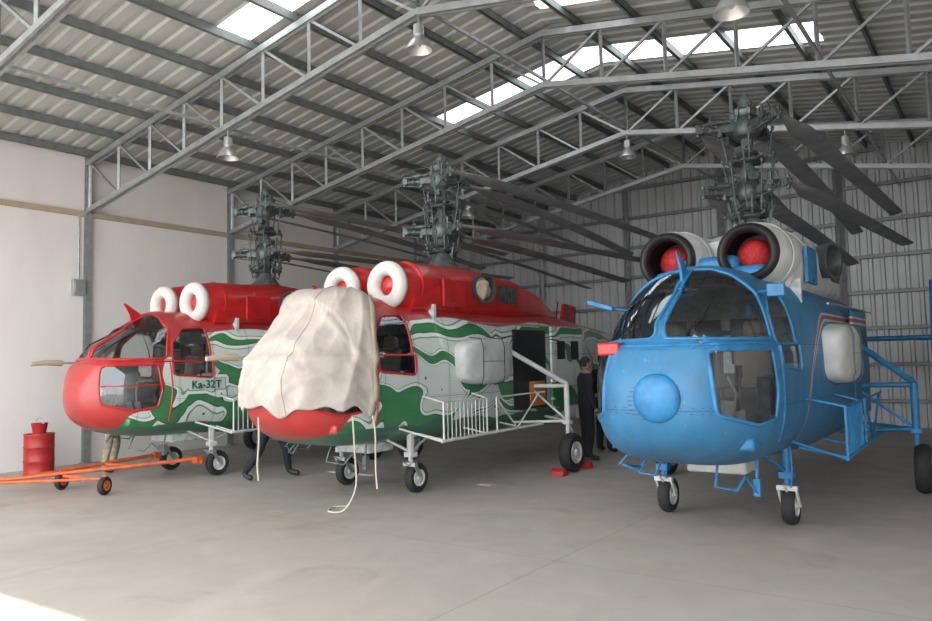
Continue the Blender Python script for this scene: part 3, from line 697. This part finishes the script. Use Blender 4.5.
# ------------------------------------------------------------------ canvas cover
def cover(root):
    C = V((0, -.28, 1.72)); rows = []; NP = 240
    phs = [-128+(180)*i/NP for i in range(NP+1)]
    els = list(np.linspace(87, 3, 60))
    def rn(v, k=3.4): return (1-min(1, abs(noise.noise(v))*k))**1.5
    def fold(ph, t):
        lo = min(1, max(0, t-.2)*1.4)
        return (.05*noise.noise(V((ph*.022, t*1.3, 0)))+.050*lo*rn(V((ph*.05+t*.6, t*.45, 3)))+.036*rn(V((ph*.03-t*1.4, t*1.1, 11)))*min(1, t*1.5)
                +.022*lo*noise.noise(V((ph*.13, t*.6, 21)))+.018*rn(V((ph*.035+t*1.2, t*2.2, 17)))+.012*rn(V((ph*.10, t*2.4, 31))))
    def tent(ph, el):
        return .24*math.exp(-((el-44)/18)**2)*math.exp(-((ph+12)/66)**2)+.08*math.exp(-((el-30)/16)**2)*math.exp(-((ph+95)/25)**2)
    for el in els:
        row = []
        for ph in phs:
            a, e = math.radians(ph), math.radians(el); d = V((math.sin(a)*math.cos(e), -math.cos(a)*math.cos(e), math.sin(e)))
            p = BV.ray_cast(C, d)[0]; t = (90-el)/90
            row.append(p+d*(.035+fold(ph, t)+tent(ph, el)))
        rows.append(row)
    base = rows[-1]
    def zb_(ph):
        return 1.26+.05*math.sin(ph*.11+1)+.08*noise.noise(V((ph*.06, 9, 0)))+.025*math.sin(ph*.5)+.16*math.exp(-((ph+72)/14)**2)-.16*math.exp(-((ph+108)/12)**2)-.16*math.exp(-((ph-48)/6)**2)-.14*math.exp(-((ph-10)/8)**2)
    cur = [ (p-V((0, -.28, p.z))).length for p in base]
    NB = 24
    for j in range(1, NB+1):
        row = []
        for i, ph in enumerate(phs):
            p = base[i]; a = math.radians(ph); d = V((math.sin(a), -math.cos(a), 0))
            s = j/NB; z_ = p.z+(zb_(ph)-p.z)*s
            hh = BV.ray_cast(V((0, -.28, z_)), d)[0]; rr = (hh-V((0, -.28, z_))).length+.035
            f_ = fold(ph, 1+s*.6)+s*.22*math.exp(-((ph+104)/14)**2)
            cur[i] = max(cur[i]-.010, rr+f_)
            row.append(V((0, -.28, z_))+d*cur[i])
        rows.append(row)
    mb = MB(); mb.grid(rows); o = mb.obj('nose_cover', 'canvas', ang=180)
    o.location = root.location
    so = o.modifiers.new('s', 'SOLIDIFY'); so.thickness = .006
    top(o, 'off-white canvas sheet draped over a helicopter windscreen', 'canvas cover')
    for col_ in (int(NP*.36), int(NP*.58), int(NP*.78)):
        MB().tube([V(rows[r][col_])+(V(rows[r][col_])-C).normalized()*.002 for r in range(4, len(rows))], .005, 6).obj('sewn_seam', 'beige', o)
    i2 = len(phs)-1
    mb = MB(); rr = []
    for k in range(24):
        r = min(int(16+k*2.8), len(rows)-1); p = V(rows[r][i2]); nrm = (p-V((0, -.28, p.z))).normalized()
        rr.append([p-V((0, .03, 0))+nrm*.02, p+V((0, .06+.02*math.sin(k), 0))+nrm*(.03+.015*math.sin(k*1.3))])
    mb.grid(rr); st = mb.obj('cover_strap', 'beige', o, ang=180); so = st.modifiers.new('s', 'SOLIDIFY'); so.thickness = .008
cover(H2)
def cord(ctrl, lab):
    P_ = [V(p) for p in ctrl]; Q = []
    for i in range(len(P_)-1):
        p0 = P_[max(0, i-1)]; p1 = P_[i]; p2 = P_[i+1]; p3 = P_[min(len(P_)-1, i+2)]
        for k in range(8):
            t = k/8; Q.append(.5*((2*p1)+(p2-p0)*t+(2*p0-5*p1+4*p2-p3)*t*t+(-p0+3*p1-3*p2+p3)*t**3))
    o = MB().tube(Q+[P_[-1]], .010, 6).obj('cord', 'rope'); o.location = H2.location
    top(o, lab, 'rope', 'cover cords')
cord([(.86, -1.35, 1.12), (.9, -1.36, .7), (.90, -1.35, .3), (.8, -1.45, .04), (.6, -1.5, .015), (.45, -1.3, .015), (.55, -1.15, .015)], 'pale cord hanging from a canvas nose cover')
cord([(.1, -2.12, 1.15), (.12, -2.13, .9), (.08, -2.12, .6), (.1, -2.12, .42)], 'pale cord hanging from a canvas nose cover')
cord([(.95, -1.1, 1.12), (.99, -1.1, .9), (.97, -1.08, .5), (1.01, -1.1, .25)], 'pale cord hanging from a canvas nose cover')
# ------------------------------------------------------------------ tow bar
OX, OY = -11.5, 4.9
e = empty('tow_bar', (OX, OY, 0), 'orange tubular aircraft tow bar on two small wheels', 'tow bar')
def tl(x, y, z): return (x-OX, y-OY, z)
mb = MB()
mb.tube([tl(-12.6, 3.6, .20), tl(-11.5, 4.9, .22), tl(-10.45, 7.1, .3)], .032); mb.tube([tl(-11.5, 4.9, .22), tl(-11.6, 7.1, .3)], .028)
mb.tube([tl(-11.5, 5.4, .2), tl(-10.25, 5.5, .2)], .026); mb.tube([tl(-11.55, 6.2, .26), tl(-10.85, 6.25, .26)], .022); mb.cyl(tl(-10.25, 5.5, .12), tl(-10.25, 5.5, .28), .03); mb.cyl(tl(-11.3, 5.42, .12), tl(-11.3, 5.42, .28), .03)
mb.tube([tl(-12.2, 3.95, .2), tl(-10.3, 5.5, .22)], .02)
mb.cyl(tl(-10.55, 7.1, .25), tl(-10.35, 7.15, .25), .035); mb.box(tl(-10.45, 7.1, .29), (.14, .1, .1)); mb.box(tl(-11.6, 7.1, .29), (.14, .1, .1))
mb.obj('tow_frame', 'orange', e)
for x_, y_ in ((-10.25, 5.5), (-11.3, 5.42)): wheel(e, (x_-OX, y_-OY, .13), .13, .08, 'orange', .5)
# ------------------------------------------------------------------ drum & bucket
mb = MB(); mb.lathe([(.215, 0), (.235, .01), (.235, .03), (.23, .04), (.23, .22), (.24, .235), (.23, .25), (.23, .45), (.24, .465), (.23, .48), (.23, .66), (.238, .675), (.235, .69), (.21, .69), (.205, .67), (.01, .67)], (0, 0, 0), (0, 0, 1), 36)
o = mb.obj('oil_drum', 'dred'); o.location = (-13.3, 6.0, 0); top(o, 'small red steel drum on the floor by the wall', 'drum')
e = empty('bucket', (-13.3, 6.0, .69), 'red metal bucket standing on a red drum', 'bucket')
MB().lathe([(.10, 0), (.13, .17), (.135, .175), (.125, .17), (.095, .01), (.01, .01)], (0, 0, 0), (0, 0, 1), 28).obj('bucket_body', 'dred', e)
MB().tube([(.13*math.cos(a), 0, .165+.1*math.sin(a)) for a in [math.pi*i/12 for i in range(13)]], .006, 6).obj('bucket_handle', 'steel', e)
for dx in (.42, -.42):
    mb = MB(); s_ = 1 if dx > 0 else -1
    mb.grid([[(x_, s_*-.1, 0), (x_, s_*.1, 0), (x_, s_*.08, .07), (x_, s_*.02, .11), (x_, s_*-.02, .10)] for x_ in (-.11, .11)], True, 0, True)
    o = mb.obj('wheel_chock', 'dred', bevel=.01); o.location = (-7.15+1.64, 10.37+dx, 0); top(o, 'red wedge chock against a helicopter main wheel', 'wheel chock', 'wheel chocks')
# ------------------------------------------------------------------ people
def person(loc, rz, J2, mats, label, height=1.74, bulk=1.):
    J = dict(pelvis=(0, 0, .95), spine=(0, 0, 1.13), chest=(0, 0, 1.33), neck=(0, 0, 1.49), headb=(0, -.01, 1.56))
    Rr = dict(pelvis=(.15*bulk, .115*bulk), spine=(.145*bulk, .11*bulk), chest=(.165*bulk, .12*bulk), neck=(.055, .055), headb=(.05, .055))
    for s, k in ((1, 'l'), (-1, 'r')):
        J.update({'hip'+k: (s*.095, 0, .88), 'knee'+k: (s*.11, -.02, .49), 'ankle'+k: (s*.12, .02, .09), 'toe'+k: (s*.15, -.16, .045),
                  'sh'+k: (s*.185, 0, 1.42), 'el'+k: (s*.25, .03, 1.15), 'wr'+k: (s*.27, -.07, .90), 'pa'+k: (s*.27, -.09, .84)})
        Rr.update({'hip'+k: (.095*bulk, .095*bulk), 'knee'+k: (.07*bulk, .07*bulk), 'ankle'+k: (.052*bulk, .052*bulk), 'toe'+k: (.042, .036), 'sh'+k: (.075*bulk, .075*bulk), 'el'+k: (.055*bulk, .055*bulk), 'wr'+k: (.032, .032), 'pa'+k: (.036, .022)})
    J.update(J2)
    E = [('pelvis', 'spine', 1), ('spine', 'chest', 1), ('chest', 'neck', 1), ('neck', 'headb', 2)]
    for k in 'lr': E += [('pelvis', 'hip'+k, 0), ('hip'+k, 'knee'+k, 0), ('knee'+k, 'ankle'+k, 0), ('ankle'+k, 'toe'+k, 3), ('chest', 'sh'+k, 1), ('sh'+k, 'el'+k, 1), ('el'+k, 'wr'+k, 1), ('wr'+k, 'pa'+k, 2)]
    ks = list(J); me = bpy.data.meshes.new('p'); me.from_pydata([J[k] for k in ks], [(ks.index(a), ks.index(b)) for a, b, _ in E], [])
    o = bpy.data.objects.new('tmp', me); COL.objects.link(o)
    sk = o.modifiers.new('s', 'SKIN'); sk.use_smooth_shade = True
    for i, k in enumerate(ks): me.skin_vertices[0].data[i].radius = Rr[k]; me.skin_vertices[0].data[i].use_root = (k == 'pelvis')
    ss = o.modifiers.new('u', 'SUBSURF'); ss.levels = ss.render_levels = 2
    m2 = bpy.data.meshes.new_from_object(o.evaluated_get(bpy.context.evaluated_depsgraph_get())); bpy.data.objects.remove(o)
    mb = MB(); mb.v = [tuple(v.co) for v in m2.vertices]
    def seg(p, a, b):
        a, b = V(a), V(b); t = max(0, min(1, (p-a).dot(b-a)/(b-a).length_squared)); return (p-a-(b-a)*t).length
    for f_ in m2.polygons:
        mb.f.append(tuple(f_.vertices)); c = f_.center
        mb.mi.append(min(((seg(c, J[a], J[b]), t) for a, b, t in E))[1])
    hb = V(J['headb']); hc = hb+V((0, -.015, .095)); o0 = len(mb.v)
    mb.ell(hc, (.076, .096, .115), 24, 16, 2)
    for i in range(o0, len(mb.v)):
        p = V(mb.v[i]); q = p-hc
        if q.z < 0: q.x *= 1-.25*(-q.z/.115)
        if q.z < -.03 and q.y < 0: q.y *= .93
        mb.v[i] = tuple(hc+q)
    mb.ell(hc+V((0, -.1, -.015)), (.014, .022, .026), 10, 8, 2)
    for s in (1, -1): mb.ell(hc+V((s*.076, .005, -.005)), (.01, .02, .03), 10, 8, 2)
    for s, k in ((1, 'l'), (-1, 'r')):
        pa, wr = V(J['pa'+k]), V(J['wr'+k]); d = (pa-wr).normalized(); q = V((0, 1, 0)) if abs(d.y) < .9 else V((1, 0, 0)); q = (q-d*q.dot(d)).normalized(); n = d.cross(q)*(-s)
        for i, L_ in enumerate((.065, .078, .075, .06)):
            b0 = pa+q*(-.027+.018*i)+d*.02
            mb.tube([b0, b0+d*L_*.45, b0+d*L_*.8+n*.012, b0+d*L_+n*.03], .0095, 7, mi=2, r2=.007)
        b0 = pa-d*.02-q*.028; mb.tube([b0, b0+d*.03-q*.022, b0+d*.06-q*.026+n*.01], .011, 7, mi=2, r2=.008)
    sc = height/1.74
    mb.v = [(a*sc, b*sc, c*sc) for a, b, c in mb.v]
    ob = mb.obj('person', [mats[0], mats[1], 'skin', 'shoe'], ang=180); ob.location = loc; ob.rotation_euler = (0, 0, rz)
    h = MB(); h.ell((hc+V((0, .018, .025)))*sc, (.084*sc, .094*sc, .104*sc), 24, 14); h.obj('hair', 'hair', ob)
    for s in (1, -1): MB().ell((hc+V((s*.03, -.088, .008)))*sc, (.012, .008, .007), 10, 6).obj('eye', 'hair', ob)
    MB().ell((hc+V((0, -.09, -.055)))*sc, (.022, .008, .006), 10, 6).obj('mouth', 'lips', ob)
    return top(ob, label, 'person')
person((-12.4, 6.75, 0), 2.6, {'kneel': (.14, -.10, .5), 'anklel': (.2, -.02, .09), 'toel': (.24, -.19, .045), 'kneer': (-.14, .02, .49), 'ankler': (-.2, .1, .09), 'toer': (-.24, -.07, .045)}, ['camo', 'cloth2'], 'person in khaki trousers standing beside a red helicopter nose')
person((-9.3, 7.6, 0), 1.9, {'hipl': (.1, 0, .86), 'kneel': (.2, -.16, .5), 'anklel': (.27, -.18, .09), 'toel': (.29, -.36, .045), 'kneer': (-.18, .05, .47), 'ankler': (-.3, .26, .1), 'toer': (-.31, .1, .045),
    'ell': (.2, -.2, 1.2), 'wrl': (.17, -.42, 1.3), 'pal': (.17, -.48, 1.32)}, ['navy', 'blackc'], 'person in dark clothes striding between two helicopters')
person((-5.86, 11.6, 0), 2.4, {'ell': (.24, -.04, 1.16), 'wrl': (.12, -.22, 1.1), 'pal': (.08, -.27, 1.11)}, ['blackc', 'navy'], 'person in dark clothes standing beside a helicopter cabin', bulk=1.15)
person((-6.05, 12.7, 0), 2.9, {'elr': (-.27, -.02, 1.17), 'wrr': (-.22, -.2, 1.0), 'par': (-.2, -.26, .98)}, ['navy', 'blackc'], 'person in black jacket and trousers near a helicopter door', 1.8, 1.15)
# ------------------------------------------------------------------ light, camera
w = bpy.data.worlds.new('w'); bpy.context.scene.world = w; w.use_nodes = True
w.node_tree.nodes['Background'].inputs[0].default_value = (.96, .98, 1., 1); w.node_tree.nodes['Background'].inputs[1].default_value = 5.1
sl = bpy.data.lights.new('sun', 'SUN'); sl.energy = 7; sl.angle = .01; sl.color = (1, .95, .88)
so = bpy.data.objects.new('sun', sl); COL.objects.link(so)
so.rotation_euler = V((.05, .30, -1)).to_track_quat('-Z', 'Y').to_euler()
cam = bpy.data.cameras.new('camera'); co = bpy.data.objects.new('camera', cam); COL.objects.link(co)
cam.sensor_width = 36; cam.lens = 740/932*36; cam.clip_end = 200
yaw, pit, roll = math.radians(35.8), math.atan(50.5/740), math.radians(-1.3)
co.matrix_world = Matrix.Translation((0, 0, 1.75)) @ Matrix.Rotation(yaw, 4, 'Z') @ Matrix.Rotation(math.pi/2+pit, 4, 'X') @ Matrix.Rotation(roll, 4, 'Z')
bpy.context.scene.camera = co
bpy.context.scene.view_settings.view_transform = 'Standard'
